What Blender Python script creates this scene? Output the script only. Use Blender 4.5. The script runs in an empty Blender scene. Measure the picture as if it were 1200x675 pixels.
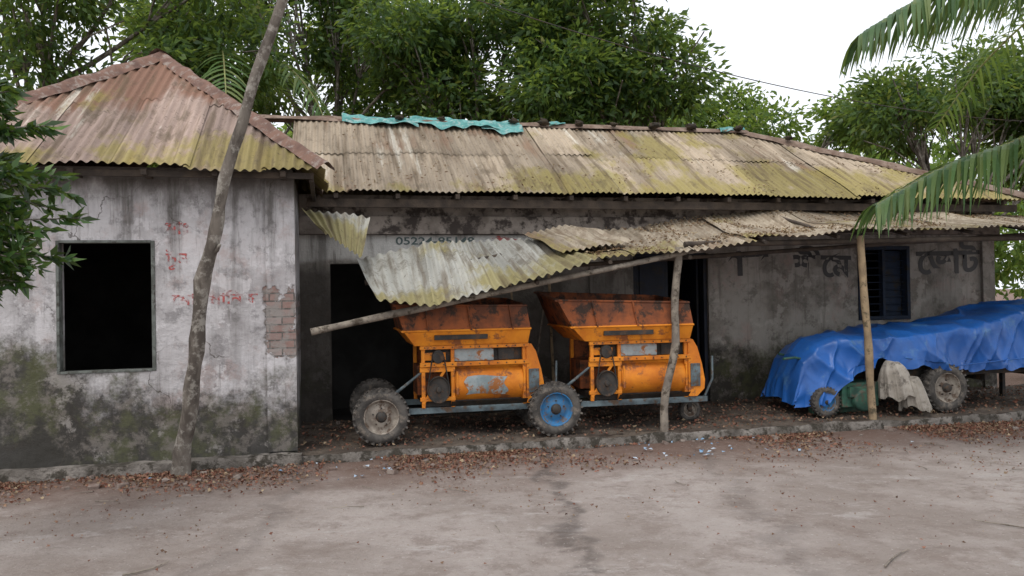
import bpy, math, random
import numpy as np
from mathutils import Vector, Matrix, noise as mn
random.seed(7); np.random.seed(7)
R=math.radians
sc=bpy.context.scene
sc.view_settings.view_transform='Standard'
TH=R(13); C,S=math.cos(TH),math.sin(TH); OX,OY=-2.1,7.75
def B(s,t,z=0): return Vector((OX+s*C-t*S, OY+s*S+t*C, z))
BM=Matrix.Translation((OX,OY,0))@Matrix.Rotation(TH,4,'Z')

# ---------------- camera
cam=bpy.data.cameras.new("camera"); co=bpy.data.objects.new("camera",cam); sc.collection.objects.link(co)
cam.lens=28.26; cam.sensor_width=36; cam.clip_end=2000
co.matrix_world=Matrix.Translation((0,0,1.6))@Matrix.Rotation(R(90.46),4,'X')@Matrix.Rotation(R(-1.0),4,'Z')
sc.camera=co
# ---------------- light : bright overcast
w=bpy.data.worlds.new("World"); sc.world=w; w.use_nodes=True
nt=w.node_tree; bg=nt.nodes['Background']
sky=nt.nodes.new('ShaderNodeTexSky'); sky.sky_type='NISHITA'; sky.sun_disc=False
sunel,sunaz=R(60),R(205)
sky.sun_elevation=sunel; sky.sun_rotation=sunaz; sky.dust_density=6; sky.air_density=1.6; sky.ozone_density=1
cl=nt.nodes.new('ShaderNodeMix'); cl.data_type='RGBA'; cl.inputs[0].default_value=.82
nt.links.new(sky.outputs[0],cl.inputs[6]); cl.inputs[7].default_value=(9.1,9.35,9.9,1)
nt.links.new(cl.outputs[2],bg.inputs[0]); bg.inputs[1].default_value=0.15
sl=bpy.data.lights.new("sun",'SUN'); sl.energy=1.4; sl.angle=R(30); sl.color=(1,.98,.95)
so=bpy.data.objects.new("sun",sl); sc.collection.objects.link(so)
d=Vector((math.sin(sunaz)*math.cos(sunel),math.cos(sunaz)*math.cos(sunel),math.sin(sunel)))
so.rotation_euler=d.to_track_quat('Z','Y').to_euler()

# ---------------- node helper
class NT:
    def __init__(s,name):
        s.m=bpy.data.materials.new(name); s.m.use_nodes=True; s.t=s.m.node_tree; s.p=s.t.nodes['Principled BSDF']
        s.out=s.t.nodes['Material Output']; s._c=None
    def n(s,ty): return s.t.nodes.new(ty)
    def l(s,a,b): s.t.links.new(a,b)
    def setv(s,inp,v):
        if hasattr(v,'links'): s.l(v,inp)
        else:
            if isinstance(v,(tuple,list)) and len(v)==3 and inp.type=='RGBA': v=(*v,1)
            inp.default_value=v
    def coord(s):
        if not s._c: s._c=s.n('ShaderNodeTexCoord').outputs['Object']
        return s._c
    def attr(s,nm):
        a=s.n('ShaderNodeAttribute'); a.attribute_name=nm; return a.outputs['Vector']
    def map(s,v,sc_=(1,1,1),loc=(0,0,0),rot=(0,0,0)):
        m=s.n('ShaderNodeMapping'); s.l(v,m.inputs[0]); m.inputs['Scale'].default_value=sc_; m.inputs['Location'].default_value=loc; m.inputs['Rotation'].default_value=rot; return m.outputs[0]
    def noise(s,scale,detail=4,vec=None,rough=.6,dist=0):
        n=s.n('ShaderNodeTexNoise'); s.l(vec or s.coord(),n.inputs['Vector']); n.inputs['Scale'].default_value=scale; n.inputs['Detail'].default_value=detail; n.inputs['Roughness'].default_value=rough; n.inputs['Distortion'].default_value=dist
        return n.outputs['Fac']
    def rng(s,v,a,b,c=0,d=1):
        n=s.n('ShaderNodeMapRange'); n.interpolation_type='SMOOTHSTEP'; s.setv(n.inputs[0],v)
        for i,x in enumerate((a,b,c,d)): n.inputs[i+1].default_value=x
        return n.outputs[0]
    def math(s,op,a,b=0,c=0):
        n=s.n('ShaderNodeMath'); n.operation=op; s.setv(n.inputs[0],a); s.setv(n.inputs[1],b); s.setv(n.inputs[2],c); return n.outputs[0]
    def mix(s,f,a,b,mode='MIX'):
        n=s.n('ShaderNodeMix'); n.data_type='RGBA'; n.blend_type=mode; s.setv(n.inputs[0],f); s.setv(n.inputs[6],a); s.setv(n.inputs[7],b); return n.outputs[2]
    def sep(s,v):
        n=s.n('ShaderNodeSeparateXYZ'); s.l(v,n.inputs[0]); return n.outputs
    def ramp(s,f,stops):
        n=s.n('ShaderNodeValToRGB'); s.l(f,n.inputs[0]); e=n.color_ramp.elements
        while len(e)<len(stops): e.new(.5)
        for i,(p,c) in enumerate(stops): e[i].position=p; e[i].color=(*c,1)
        return n.outputs[0]
    def fin(s,col,rough=.8,bump=None,bs=.4,bd=.01,metal=0,spec=.3):
        s.setv(s.p.inputs['Base Color'],col); s.setv(s.p.inputs['Roughness'],rough); s.p.inputs['Metallic'].default_value=metal
        s.p.inputs['Specular IOR Level'].default_value=spec
        if bump is not None:
            b=s.n('ShaderNodeBump'); b.inputs['Strength'].default_value=bs; b.inputs['Distance'].default_value=bd; s.l(bump,b.inputs['Height']); s.l(b.outputs[0],s.p.inputs['Normal'])
        return s.m

def simple(name,c1,c2,scale=5,rough=.8,bs=.4,dirt=None,dirtth=(.5,.65),spec=.3,bd=.01):
    n=NT(name); f=n.rng(n.noise(scale,6),.35,.65); col=n.mix(f,c1,c2)
    if dirt: col=n.mix(n.rng(n.noise(scale*1.7,8,n.map(n.coord(),loc=(5,3,1)),.7),*dirtth),col,dirt)
    return n.fin(col,rough,n.noise(scale*8,5),bs,bd,0,spec)

def wall_mat(name,light,dark,streak=.5,low=True,brick=False):
    n=NT(name); x,y,z=n.sep(n.coord())
    col=n.mix(n.rng(n.noise(1.3,7,None,.65),.42,.64),light,dark)
    col=n.mix(n.rng(n.noise(2.1,7,n.map(n.coord(),loc=(3,7,2)),.75),.53,.66,0,.5),col,(.40,.285,.255))
    col=n.mix(n.rng(n.noise(5,8,n.map(n.coord(),loc=(9,1,2)),.75),.5,.62,0,.6),col,tuple(v*.5 for v in dark))
    col=n.mix(n.rng(n.noise(2.7,9,n.map(n.coord(),loc=(1,5,8)),.7),.54,.58,0,.6),col,tuple(min(.74,v*1.2) for v in light))
    if not low:
        # whitewashed strip left of the first machine
        wz=n.math('ADD',z,n.math('MULTIPLY',n.math('SUBTRACT',n.noise(2.6,7),.5),.3))
        wm=n.math('MULTIPLY',n.rng(wz,2.0,2.08),n.rng(x,3.3,2.9))
        col=n.mix(n.math('MULTIPLY',wm,.8),col,(.58,.57,.54))
    st=n.noise(1,6,n.map(n.coord(),(5,5,.5)),.7)
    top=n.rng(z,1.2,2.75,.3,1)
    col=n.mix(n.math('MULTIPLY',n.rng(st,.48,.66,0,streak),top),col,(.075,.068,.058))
    st2=n.noise(1,6,n.map(n.coord(),(15,15,1.1),(4,4,4)),.65)
    col=n.mix(n.rng(st2,.55,.71,0,streak*.75),col,(.13,.115,.10))
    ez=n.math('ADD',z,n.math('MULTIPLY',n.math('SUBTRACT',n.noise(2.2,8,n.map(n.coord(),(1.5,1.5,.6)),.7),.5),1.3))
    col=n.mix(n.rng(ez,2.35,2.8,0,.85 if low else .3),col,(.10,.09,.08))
    nz=n.noise(1.5,10,None,.75)
    zz=n.math('ADD',z,n.math('MULTIPLY',n.math('SUBTRACT',nz,.5),2.2))
    if low: zz=n.math('ADD',zz,n.rng(x,-2.9,-1.0,-.62,0.04))
    damp=n.rng(zz,.95,.5)
    moss=n.mix(n.rng(n.noise(2.4,7,None,.72),.44,.60),(.030,.027,.022),(.066,.070,.028))
    moss=n.mix(n.rng(n.noise(5,8,n.map(n.coord(),loc=(2,2,7)),.75),.48,.60,0,.8),moss,(.17,.15,.13))
    moss=n.mix(n.rng(n.noise(3.4,8,n.map(n.coord(),loc=(6,2,1)),.75),.56,.64,0,.65),moss,(.34,.315,.29))
    moss=n.mix(n.rng(zz,.15,-.12),moss,(.026,.024,.018))
    col=n.mix(n.math('MULTIPLY',damp,.94),col,moss)
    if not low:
        porch_shade=n.math('MULTIPLY',n.rng(z,2.1,1.85),n.rng(x,2.5,5.0,.8,.12))  # shade under the canopy painted into the wall colour, weaker to the right
        col=n.mix(porch_shade,col,(.055,.048,.042))
    else:
        vo=n.n('ShaderNodeTexVoronoi'); vo.feature='DISTANCE_TO_EDGE'; vo.inputs['Scale'].default_value=1.1
        wv=n.n('ShaderNodeVectorMath'); wv.operation='ADD'; n.l(n.coord(),wv.inputs[0]); nn=n.n('ShaderNodeTexNoise'); nn.inputs['Scale'].default_value=3; nn.inputs['Detail'].default_value=6; n.l(n.coord(),nn.inputs['Vector']); ms=n.n('ShaderNodeVectorMath'); ms.operation='SCALE'; n.l(nn.outputs['Color'],ms.inputs[0]); ms.inputs[3].default_value=.6; n.l(ms.outputs[0],wv.inputs[1]); n.l(wv.outputs[0],vo.inputs['Vector'])
        ck=n.math('MULTIPLY',n.rng(vo.outputs['Distance'],.008,.002),n.rng(n.noise(1.2,3,n.map(n.coord(),loc=(9,9,9))),.46,.55,0,.75))
        col=n.mix(ck,col,(.07,.06,.05))
    h=n.noise(14,9,None,.7)
    if brick:
        bt=n.n('ShaderNodeTexBrick'); cv=n.n('ShaderNodeCombineXYZ'); n.l(x,cv.inputs[0]); n.l(z,cv.inputs[1]); n.l(cv.outputs[0],bt.inputs[0])
        bt.inputs['Scale'].default_value=1; bt.inputs['Brick Width'].default_value=.23; bt.inputs['Row Height'].default_value=.075; bt.inputs['Mortar Size'].default_value=.007
        bt.inputs['Color1'].default_value=(.27,.17,.145,1); bt.inputs['Color2'].default_value=(.33,.27,.25,1); bt.inputs['Mortar'].default_value=(.12,.11,.10,1)
        mx=n.math('ABSOLUTE',n.math('SUBTRACT',x,-.13)); mz=n.math('ABSOLUTE',n.math('SUBTRACT',z,1.34))
        dd=n.math('MAXIMUM',n.math('MULTIPLY',mx,2.2),mz)
        dd=n.math('ADD',dd,n.math('MULTIPLY',n.math('SUBTRACT',n.noise(6,7,None,.7),.5),.8))
        mk=n.rng(dd,.33,.30)
        bc=n.mix(n.rng(n.noise(8,6),.42,.58,0,.85),bt.outputs['Color'],(.29,.27,.25))
        col=n.mix(mk,col,bc)
        h=n.math('SUBTRACT',h,n.math('MULTIPLY',mk,n.math('ADD',n.math('MULTIPLY',bt.outputs['Fac'],.8),.8)))
    return n.fin(col,.92,h,.7,.025)

def roof_mat(name,base,rustc,moss_amt,rust_amt,white_amt,xmoss=None,ytop=None,litter=0):
    n=NT(name); a=n.attr('ruv'); x,y,z=n.sep(a)
    v2=n.n('ShaderNodeCombineXYZ'); n.l(x,v2.inputs[0]); n.l(y,v2.inputs[1]); uv=v2.outputs[0]
    st=n.noise(1,6,n.map(uv,(2.6,.30,1)),.6); st2=n.noise(1,6,n.map(uv,(10,.6,1),(3,3,0)),.65); lf=n.noise(.9,5,n.map(uv,(1,1,1),(8,2,0)))
    col=n.mix(n.rng(st,.38,.62),base,tuple(v*.66 for v in base))
    rr=n.math('ADD',n.math('MULTIPLY',st,.6),n.math('MULTIPLY',lf,.4))
    if ytop: rr=n.math('ADD',rr,n.rng(y,ytop[0],ytop[1],-.03,.14))
    col=n.mix(n.rng(rr,.60-rust_amt*.2,.72-rust_amt*.2,0,.85),col,rustc)
    w_=n.noise(1,7,n.map(uv,(1.4,.15,1),(1,9,0)),.65)
    col=n.mix(n.rng(w_,.66-white_amt*.14,.71-white_amt*.14,0,.8),col,(.62,.585,.50))
    m=n.math('ADD',n.noise(1.3,7,n.map(uv,(1,.6,1),(4,4,0)),.65),n.rng(y,1.3,0,0,.18))
    if xmoss: m=n.math('ADD',m,n.rng(x,xmoss[0],xmoss[1],-.08,.12))
    col=n.mix(n.rng(m,.66-moss_amt*.16,.78-moss_amt*.16,0,.78),col,(.27,.225,.07))
    col=n.mix(n.rng(st2,.49,.64,0,.65),col,(.13,.095,.06))
    col=n.mix(n.rng(n.noise(4,8,n.map(uv,(1,.5,1),(7,7,0)),.75),.52,.66,0,.6),col,(.11,.085,.055))
    col=n.mix(n.rng(n.noise(22,6,uv,.7),.57,.67,0,.7),col,(.07,.05,.035))
    if litter: col=n.mix(n.rng(n.noise(5,9,uv,.75),.46,.58,0,litter),col,(.19,.14,.095))
    v=n.n('ShaderNodeHueSaturation'); n.l(col,v.inputs['Color']); n.l(n.rng(z,0,1,.82,1.10),v.inputs['Value'])
    return n.fin(v.outputs[0],.8,n.noise(40,5,uv),.3,.004,0,.15)

def leaf_mat(name,stops,trans=.35,rough=.45,tcol=(.25,.33,.03),spec=.4):
    n=NT(name); g=n.n('ShaderNodeNewGeometry'); col=n.ramp(g.outputs['Random Per Island'],stops)
    n.fin(col,rough,None,spec=spec)
    tr=n.n('ShaderNodeBsdfTranslucent'); n.l(n.mix(.5,col,tcol),tr.inputs[0])
    mx=n.n('ShaderNodeMixShader'); mx.inputs[0].default_value=trans; n.l(n.p.outputs[0],mx.inputs[1]); n.l(tr.outputs[0],mx.inputs[2]); n.l(mx.outputs[0],n.out.inputs[0])
    return n.m

# ---------------- mesh builder
class MB:
    def __init__(s): s.v=[];s.f=[];s.m=[];s.sm=[];s.a=[]
    def add(s,vs,fs,mi=0,smooth=False,attr=None):
        o=len(s.v); s.v+= [tuple(v) for v in vs]
        s.a += attr if attr else [(0,0,0)]*len(vs)
        for f in fs: s.f.append(tuple(i+o for i in f)); s.m.append(mi); s.sm.append(smooth)
    def box(s,a,b,mi=0,M=None):
        x0,y0,z0=a;x1,y1,z1=b
        vs=[Vector(p) for p in [(x0,y0,z0),(x1,y0,z0),(x1,y1,z0),(x0,y1,z0),(x0,y0,z1),(x1,y0,z1),(x1,y1,z1),(x0,y1,z1)]]
        if M: vs=[M@v for v in vs]
        s.add(vs,[(0,3,2,1),(4,5,6,7),(0,1,5,4),(1,2,6,5),(2,3,7,6),(3,0,4,7)],mi)
    def tube(s,pts,rad,n=10,mi=0,caps=True,wob=0):
        pts=[Vector(p) for p in pts]
        if not isinstance(rad,(list,tuple)): rad=[rad]*len(pts)
        vs=[];fs=[];ref=None
        for i,p in enumerate(pts):
            t=(pts[min(i+1,len(pts)-1)]-pts[max(i-1,0)]).normalized()
            if ref is None: ref=t.orthogonal().normalized()
            u=(ref-t*ref.dot(t)).normalized(); ref=u; v=t.cross(u)
            for k in range(n):
                a=2*math.pi*k/n; r=rad[i]*(1+wob*(random.random()-.5))
                vs.append(p+(u*math.cos(a)+v*math.sin(a))*r)
        for i in range(len(pts)-1):
            for k in range(n): fs.append((i*n+k,i*n+(k+1)%n,(i+1)*n+(k+1)%n,(i+1)*n+k))
        s.add(vs,fs,mi,True)
        if caps:
            s.add(vs[:n],[tuple(range(n-1,-1,-1))],mi); s.add(vs[-n:],[tuple(range(n))],mi)
    def lathe(s,prof,c,mi=0,n=32,axis='y'):
        vs=[];fs=[];c=Vector(c)
        for k in range(n):
            a=2*math.pi*k/n
            for r,h in prof: vs.append(c+Vector((r*math.cos(a),h,r*math.sin(a))))
        m=len(prof)
        for k in range(n):
            for j in range(m-1): fs.append((k*m+j,k*m+j+1,((k+1)%n)*m+j+1,((k+1)%n)*m+j))
        s.add(vs,fs,mi,True)
    def grid(s,fn,nu,nv,mi=0,smooth=True,attr=None):
        vs=[fn(i/nu,j/nv) for i in range(nu+1) for j in range(nv+1)]
        at=[attr(i/nu,j/nv) for i in range(nu+1) for j in range(nv+1)] if attr else None
        fs=[(i*(nv+1)+j,(i+1)*(nv+1)+j,(i+1)*(nv+1)+j+1,i*(nv+1)+j+1) for i in range(nu) for j in range(nv)]
        s.add(vs,fs,mi,smooth,at)
    def obj(s,name,mats,parent=None,bevel=0):
        me=bpy.data.meshes.new(name); me.from_pydata(s.v,[],s.f)
        for m in (mats if isinstance(mats,list) else [mats]): me.materials.append(m)
        me.polygons.foreach_set('material_index',s.m); me.polygons.foreach_set('use_smooth',s.sm)
        at=me.attributes.new('ruv','FLOAT_VECTOR','POINT'); at.data.foreach_set('vector',np.array(s.a,dtype=np.float32).ravel())
        me.update(); o=bpy.data.objects.new(name,me); sc.collection.objects.link(o)
        if parent: o.parent=parent
        if bevel:
            b=o.modifiers.new('b','BEVEL'); b.width=bevel; b.segments=2; b.limit_method='ANGLE'
        return o
def empty(name,M=None,parent=None):
    e=bpy.data.objects.new(name,None); sc.collection.objects.link(e)
    if M: e.matrix_world=M
    if parent: e.parent=parent
    e.empty_display_size=.2
    return e

def leaves_obj(name,P,D,L,W,mat,parent=None,fold=.25):
    N=len(P); rnd=np.random.normal(size=(N,3)); side=np.cross(D,rnd); side/=np.linalg.norm(side,axis=1,keepdims=True)+1e-9
    nrm=np.cross(side,D)
    L=L[:,None];W=W[:,None]
    a=P; b=P+D*L*.45+side*W*.5+nrm*W*fold; c=P+D*L-nrm*L*.12; d_=P+D*L*.45-side*W*.5+nrm*W*fold
    V=np.stack([a,b,c,d_],1).reshape(-1,3)
    me=bpy.data.meshes.new(name); me.vertices.add(4*N); me.vertices.foreach_set('co',V.astype(np.float32).ravel())
    me.loops.add(4*N); me.loops.foreach_set('vertex_index',np.arange(4*N,dtype=np.int32))
    me.polygons.add(N); me.polygons.foreach_set('loop_start',np.arange(0,4*N,4,dtype=np.int32))
    try: me.polygons.foreach_set('loop_total',np.full(N,4,dtype=np.int32))
    except Exception: pass
    me.update(calc_edges=True); me.materials.append(mat)
    o=bpy.data.objects.new(name,me); sc.collection.objects.link(o)
    if parent: o.parent=parent
    return o
def unit(a): return a/(np.linalg.norm(a,axis=1,keepdims=True)+1e-9)

# ---------------- materials
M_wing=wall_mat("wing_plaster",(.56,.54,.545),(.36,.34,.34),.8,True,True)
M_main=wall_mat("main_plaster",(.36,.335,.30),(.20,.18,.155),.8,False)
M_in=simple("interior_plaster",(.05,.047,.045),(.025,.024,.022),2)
M_conc=simple("concrete",(.26,.235,.21),(.13,.115,.10),4,.9,.8,(.055,.048,.038),(.46,.58),bd=.03)
M_floor=simple("porch_soil",(.15,.12,.095),(.08,.062,.05),3,.95,.8,(.045,.032,.024),bd=.04)
M_wroof=roof_mat("wing_roof_sheet",(.38,.285,.24),(.22,.115,.075),.5,.55,.55,None,(.8,3.0))
M_mroof=roof_mat("main_roof_sheet",(.41,.335,.25),(.26,.16,.105),.42,.4,.62,(1.0,5.5))
M_croof=roof_mat("canopy_sheet",(.40,.34,.26),(.22,.14,.09),.3,.4,.4,None,None,.6)
M_csheet=roof_mat("fallen_sheet",(.46,.45,.40),(.34,.28,.17),.65,.05,.45)
M_cap=simple("ridge_cap_rust",(.20,.115,.085),(.12,.07,.055),6,.85,.5,(.27,.22,.19))
M_cap2=simple("ridge_cap_grey",(.25,.185,.145),(.14,.095,.07),5,.85,.5,(.12,.07,.05))
M_wood=simple("weathered_wood",(.30,.26,.21),(.17,.145,.12),7,.9,.6,(.07,.055,.04))
M_woodd=simple("dark_timber",(.085,.065,.05),(.045,.036,.03),7,.9,.5)
M_bamb=simple("bamboo_post",(.38,.28,.17),(.24,.175,.11),6,.75,.4,(.1,.08,.05))
M_frame=simple("grey_green_frame",(.17,.185,.17),(.085,.09,.08),9,.8,.4,(.05,.043,.036))
M_blued=simple("dark_door_paint",(.012,.017,.032),(.008,.010,.018),5,.6,.4,(.02,.017,.014))
M_bluew=simple("blue_window_paint",(.018,.030,.058),(.012,.02,.038),5,.7,.4,(.03,.026,.022))

house=empty("tin_roof_house",BM)
def wall(mb,s0,s1,t0,t1,z0,z1,ops,mi=0):
    ss=sorted({s0,s1,*[v for o in ops for v in o[:2]]})
    for a,b in zip(ss,ss[1:]):
        cut=[o for o in ops if o[0]<=a+1e-6 and o[1]>=b-1e-6]
        z=z0
        for o in sorted(cut,key=lambda o:o[2]):
            if o[2]>z: mb.box((a,t0,z),(b,t1,o[2]),mi)
            z=o[3]
        if z<z1: mb.box((a,t0,z),(b,t1,z1),mi)
mb=MB()
wall(mb,-3.25,0,0,.22,0,2.84,[(-2.08,-1.25,.95,2.16)])
mb.box((-.26,-.035,.14),(.012,-.001,2.78))
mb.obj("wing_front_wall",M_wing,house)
mb=MB(); mb.box((-.22,.22,0),(0,1.7,2.82)); mb.box((-3.25,.22,0),(-3.03,5.4,2.82)); 
mb.obj("wing_side_walls",M_wing,house)
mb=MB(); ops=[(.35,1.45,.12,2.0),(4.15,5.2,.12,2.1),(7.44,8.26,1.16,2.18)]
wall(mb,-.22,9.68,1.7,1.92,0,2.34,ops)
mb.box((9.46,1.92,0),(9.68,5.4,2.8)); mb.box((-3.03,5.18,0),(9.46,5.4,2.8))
for sx in (3.55,9.45):
    mb.box((sx,1.655,.12),(sx+.2,1.698,2.336))
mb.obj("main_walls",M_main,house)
mb=MB(); mb.box((.001,1.62,2.342),(9.72,1.95,2.56)); mb.box((.001,1.70,2.562),(9.68,1.92,2.82))
mb.obj("lintel_band",simple("lintel_plaster",(.30,.26,.225),(.16,.135,.115),3,.9,.5,(.05,.04,.035),(.48,.6)),house,.008)
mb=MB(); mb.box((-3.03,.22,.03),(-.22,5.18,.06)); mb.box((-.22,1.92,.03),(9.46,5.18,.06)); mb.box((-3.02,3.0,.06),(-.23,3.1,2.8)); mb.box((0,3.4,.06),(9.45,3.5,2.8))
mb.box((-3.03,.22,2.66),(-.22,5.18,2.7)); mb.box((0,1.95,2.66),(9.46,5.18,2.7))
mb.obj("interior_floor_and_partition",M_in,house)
mb=MB(); a,b,z0,z1=-2.08,-1.25,.95,2.16
mb.box((a-.004,-.008,z0-.0),(a+.022,.10,z1)); mb.box((b-.03,-.008,z0),(b+.004,.10,z1)); mb.box((a+.022,-.008,z1-.022),(b-.03,.1,z1+.003)); mb.box((a+.022,-.008,z0-.003),(b-.03,.1,z0+.02))
mb.obj("window_frame",M_frame,house,.004)
mb=MB(); mb.box((4.15,1.74,.12),(4.2,1.86,2.1)); mb.box((5.15,1.74,.12),(5.2,1.86,2.1)); mb.box((4.2,1.74,2.05),(5.15,1.86,2.1))
x0=4.205; mb.box((x0,1.79,.13),(x0+.465,1.83,2.045))
for zz in (.2,.85,1.5): mb.box((x0+.06,1.775,zz),(x0+.4,1.789,zz+.5))
mb.box((5.11,1.87,.13),(5.145,2.33,2.045))
mb.obj("double_door",M_blued,house,.006)
mb=MB(); mb.box((7.44,1.675,1.16),(7.49,1.80,2.18)); mb.box((8.21,1.675,1.16),(8.26,1.80,2.18)); mb.box((7.49,1.675,2.13),(8.21,1.80,2.18)); mb.box((7.49,1.675,1.16),(8.21,1.80,1.21)); mb.box((7.83,1.69,1.21),(7.87,1.78,2.13))
for k in range(9): mb.tube([(7.5,1.74,1.28+k*.1),(8.2,1.74,1.28+k*.1)],.007,6)
mb.box((7.88,1.80,1.21),(8.2,1.83,2.12))
mb.obj("window_shutters",M_bluew,house,.004)

# ---- roofs
def roof_face(mb,E0,E1,T0,T1,lam=.076,amp=.011,mi=0,sheet=.66,lap=.52):
    E0,E1,T0,T1=map(Vector,(E0,E1,T0,T1)); ex=(E1-E0); L=ex.length; ex.normalize()
    n=ex.cross(T0-E0).normalized()
    if n.z<0: n=-n
    up=n.cross(ex).normalized()
    if up.dot(T0-E0)<0: up=-up
    H=(T0-E0).dot(up); e0=(T0-E0).dot(ex); e1=(T1-E0).dot(ex)
    ns=int(L/sheet)+1
    for half in (0,1):
        for k in range(ns):
            a,b=k*sheet-.02,min((k+1)*sheet+.03,L)
            a=max(a,.005)
            if b-a<.05: continue
            off=.006*(k%2)+half*.008; jit=random.uniform(-.06,.03); sr=random.random(); tilt=random.uniform(-.014,.014)
            nc=max(2,int((b-a)/lam*8)); vs=[];at=[]; K=7
            for i in range(nc+1):
                e=a+(b-a)*i/nc
                h=H
                if e0>0: h=min(h,H*e/e0)
                if e1<L: h=min(h,H*(L-e)/(L-e1))
                lo=jit if half==0 else min(H*lap-.06,h)+jit*2
                hi=min(H*lap+.05,h) if half==0 else h
                if half==1 and h<H*lap: lo=hi=h
                for j in range(K+1):
                    y=lo+(hi-lo)*j/K
                    w_=amp*math.cos(2*math.pi*e/lam)+off+tilt*(e-a)/sheet+.035*mn.noise(Vector((e*.8,y*.9,L)))+.012*mn.noise(Vector((e*2.6,y*2,L)))
                    vs.append(E0+ex*e+up*y+n*w_); at.append((e,y,sr))
            fs=[(i*(K+1)+j,(i+1)*(K+1)+j,(i+1)*(K+1)+j+1,i*(K+1)+j+1) for i in range(nc) for j in range(K)]
            mb.add(vs,fs,mi,True,at)
zE=2.80; zW=4.58; ap=(-1.62,2.5,zW); apb=(-1.62,6.0,zW)
mb=MB()
roof_face(mb,(-3.55,-.35,zE),(.3,-.35,zE),ap,ap,lam=.085,amp=.013)
roof_face(mb,(.3,-.35,zE),(.3,6.0,zE),ap,apb)
roof_face(mb,(-3.55,6.0,zE),(-3.55,-.35,zE),apb,ap)
mb.obj("wing_roof",M_wroof,house)
mb=MB(); mb.add([(-3.3,6,2.8),(.1,6,2.8),(-1.62,6,zW-.05)],[(0,1,2)]); 
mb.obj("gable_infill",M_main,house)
def cap(mb,p0,p1,w=.13,drop=.07,mi=0):
    p0,p1=Vector(p0),Vector(p1); t=(p1-p0).normalized(); sd=t.cross(Vector((0,0,1))).normalized(); up=sd.cross(t)
    n=40
    def fn(u,v):
        q=(v-.5)*2; p=p0.lerp(p1,u)
        return p+sd*(q*(w+.02*mn.noise(Vector((u*14,q,p0.y)))))+up*(.04-drop*abs(q)**1.6+.02*mn.noise(Vector((u*12,q*2,p0.x)))+.012*mn.noise(Vector((u*40,q*2,p0.x))))
    mb.grid(fn,n,8,mi)
mb=MB(); cap(mb,(ap[0],ap[1]-.02,zW+.02),(.33,-.4,zE+.02),.10,.09); cap(mb,(ap[0],ap[1]-.02,zW+.02),(-3.6,-.4,zE+.02),.11,.09); cap(mb,(ap[0],ap[1]-.1,zW+.03),(apb[0],apb[1],zW+.03))
mR=(6.74,3.5,4.08)
cap(mb,(-1.2,3.5,4.10),(6.8,3.5,4.10),.12,.08,1); cap(mb,(6.72,3.5,4.1),(9.95,1.25,2.82),.11,.09,1); cap(mb,(6.72,3.5,4.1),(9.95,5.75,2.82),.12,.08,1)
mb.obj("ridge_caps",[M_cap,M_cap2],house)
mb=MB()
roof_face(mb,(-.1,1.3,2.82),(9.9,1.3,2.82),(-.1,3.5,4.08),mR,lam=.076)
roof_face(mb,(9.9,1.3,2.82),(9.9,5.7,2.82),mR,mR)
roof_face(mb,(9.9,5.7,2.82),(-.1,5.7,2.82),mR,(-.1,3.5,4.08))
mb.obj("main_roof",M_mroof,house)
mb=MB()
for i in range(14):
    s_=.4+i*.7; mb.box((s_,1.32,2.735),(s_+.05,1.9,2.79))
mb.box((.1,1.40,2.64),(9.8,1.44,2.735))
mb.box((-3.4,-.25,2.72),(.2,-.21,2.775)); mb.box((.16,-.2,2.70),(.2,1.6,2.76))
for i in range(6): mb.box((-3.1+i*.6,-.3,2.73),(-3.05+i*.6,.0,2.78))
mb.obj("rafters",M_woodd,house)

# ---- canopy
K=[0,.1,.2,.3,.4,.6,.8,1]
F=[(.77,1.57),(1.35,1.50),(2.13,1.71),(3.05,1.94),(4.0,2.06),(6.08,2.25),(8.34,2.29),(10.4,2.3)]
Bk=[(.63,.9,2.03),(1.41,1.1,2.20),(2.1,1.2,2.23),(3.04,1.3,2.30),(4.44,1.6,2.475),(6.1,1.62,2.66),(8.5,1.62,2.66),(10.4,1.62,2.56)]
def itp(w_,A): return [float(np.interp(w_,K,[a[i] for a in A])) for i in range(len(A[0]))]
def canopy(w_,v,fj=0):
    fs,fz=itp(w_,F); bs,bt,bz=itp(w_,Bk)
    f=Vector((fs,-.12+fj,fz)); b=Vector((bs,bt,bz)); p=f.lerp(b,v)
    p.z-=.05*math.sin(math.pi*v)*(1 if w_>.3 else .2); p.z+=.08*mn.noise(Vector((p.x*1.1,p.y*1.3,3)))
    return p
def sheets(mb,w0,w1,n,mi,lam=.085,amp=.013):
    for k in range(n):
        a=w0+(w1-w0)*k/n; b=w0+(w1-w0)*(k+1)/n+.006
        fj=random.uniform(-.12,.08); off=.012*(k%2); sr=random.random(); tl=random.uniform(-.04,.04)
        La=abs(itp(min(b,1),F)[0]-itp(a,F)[0]); nu=max(6,int(La/lam*8))
        def fn(u,v):
            w_=min(a+(b-a)*u,1); p=canopy(w_,v,fj*(1-v)); ph=itp(w_,F)[0]
            p.z+=amp*math.cos(2*math.pi*ph/lam)+off+tl*(u-.5); p.y+=.02*mn.noise(Vector((ph*9,v,k)))*(1-v); return p
        def at(u,v): return (itp(min(a+(b-a)*u,1),F)[0],v*1.7,sr)
        mb.grid(fn,nu,14,mi,True,at)
mb=MB(); sheets(mb,0,.285,3,1,.095,.016); sheets(mb,.275,1,11,0)
q=[Vector((.05,.95,2.56)),Vector((.80,1.2,2.50)),Vector((.66,.30,2.0)),Vector((.28,.22,2.26))]
def fn(u,v):
    p=q[0].lerp(q[1],u).lerp(q[3].lerp(q[2],u),v); p.z+=.014*math.cos(u*8*2*math.pi)+.03*mn.noise(p*3); return p
mb.grid(fn,64,10,1,True,lambda u,v:(u*.8+3,(1-v)*.8,.4))
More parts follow.
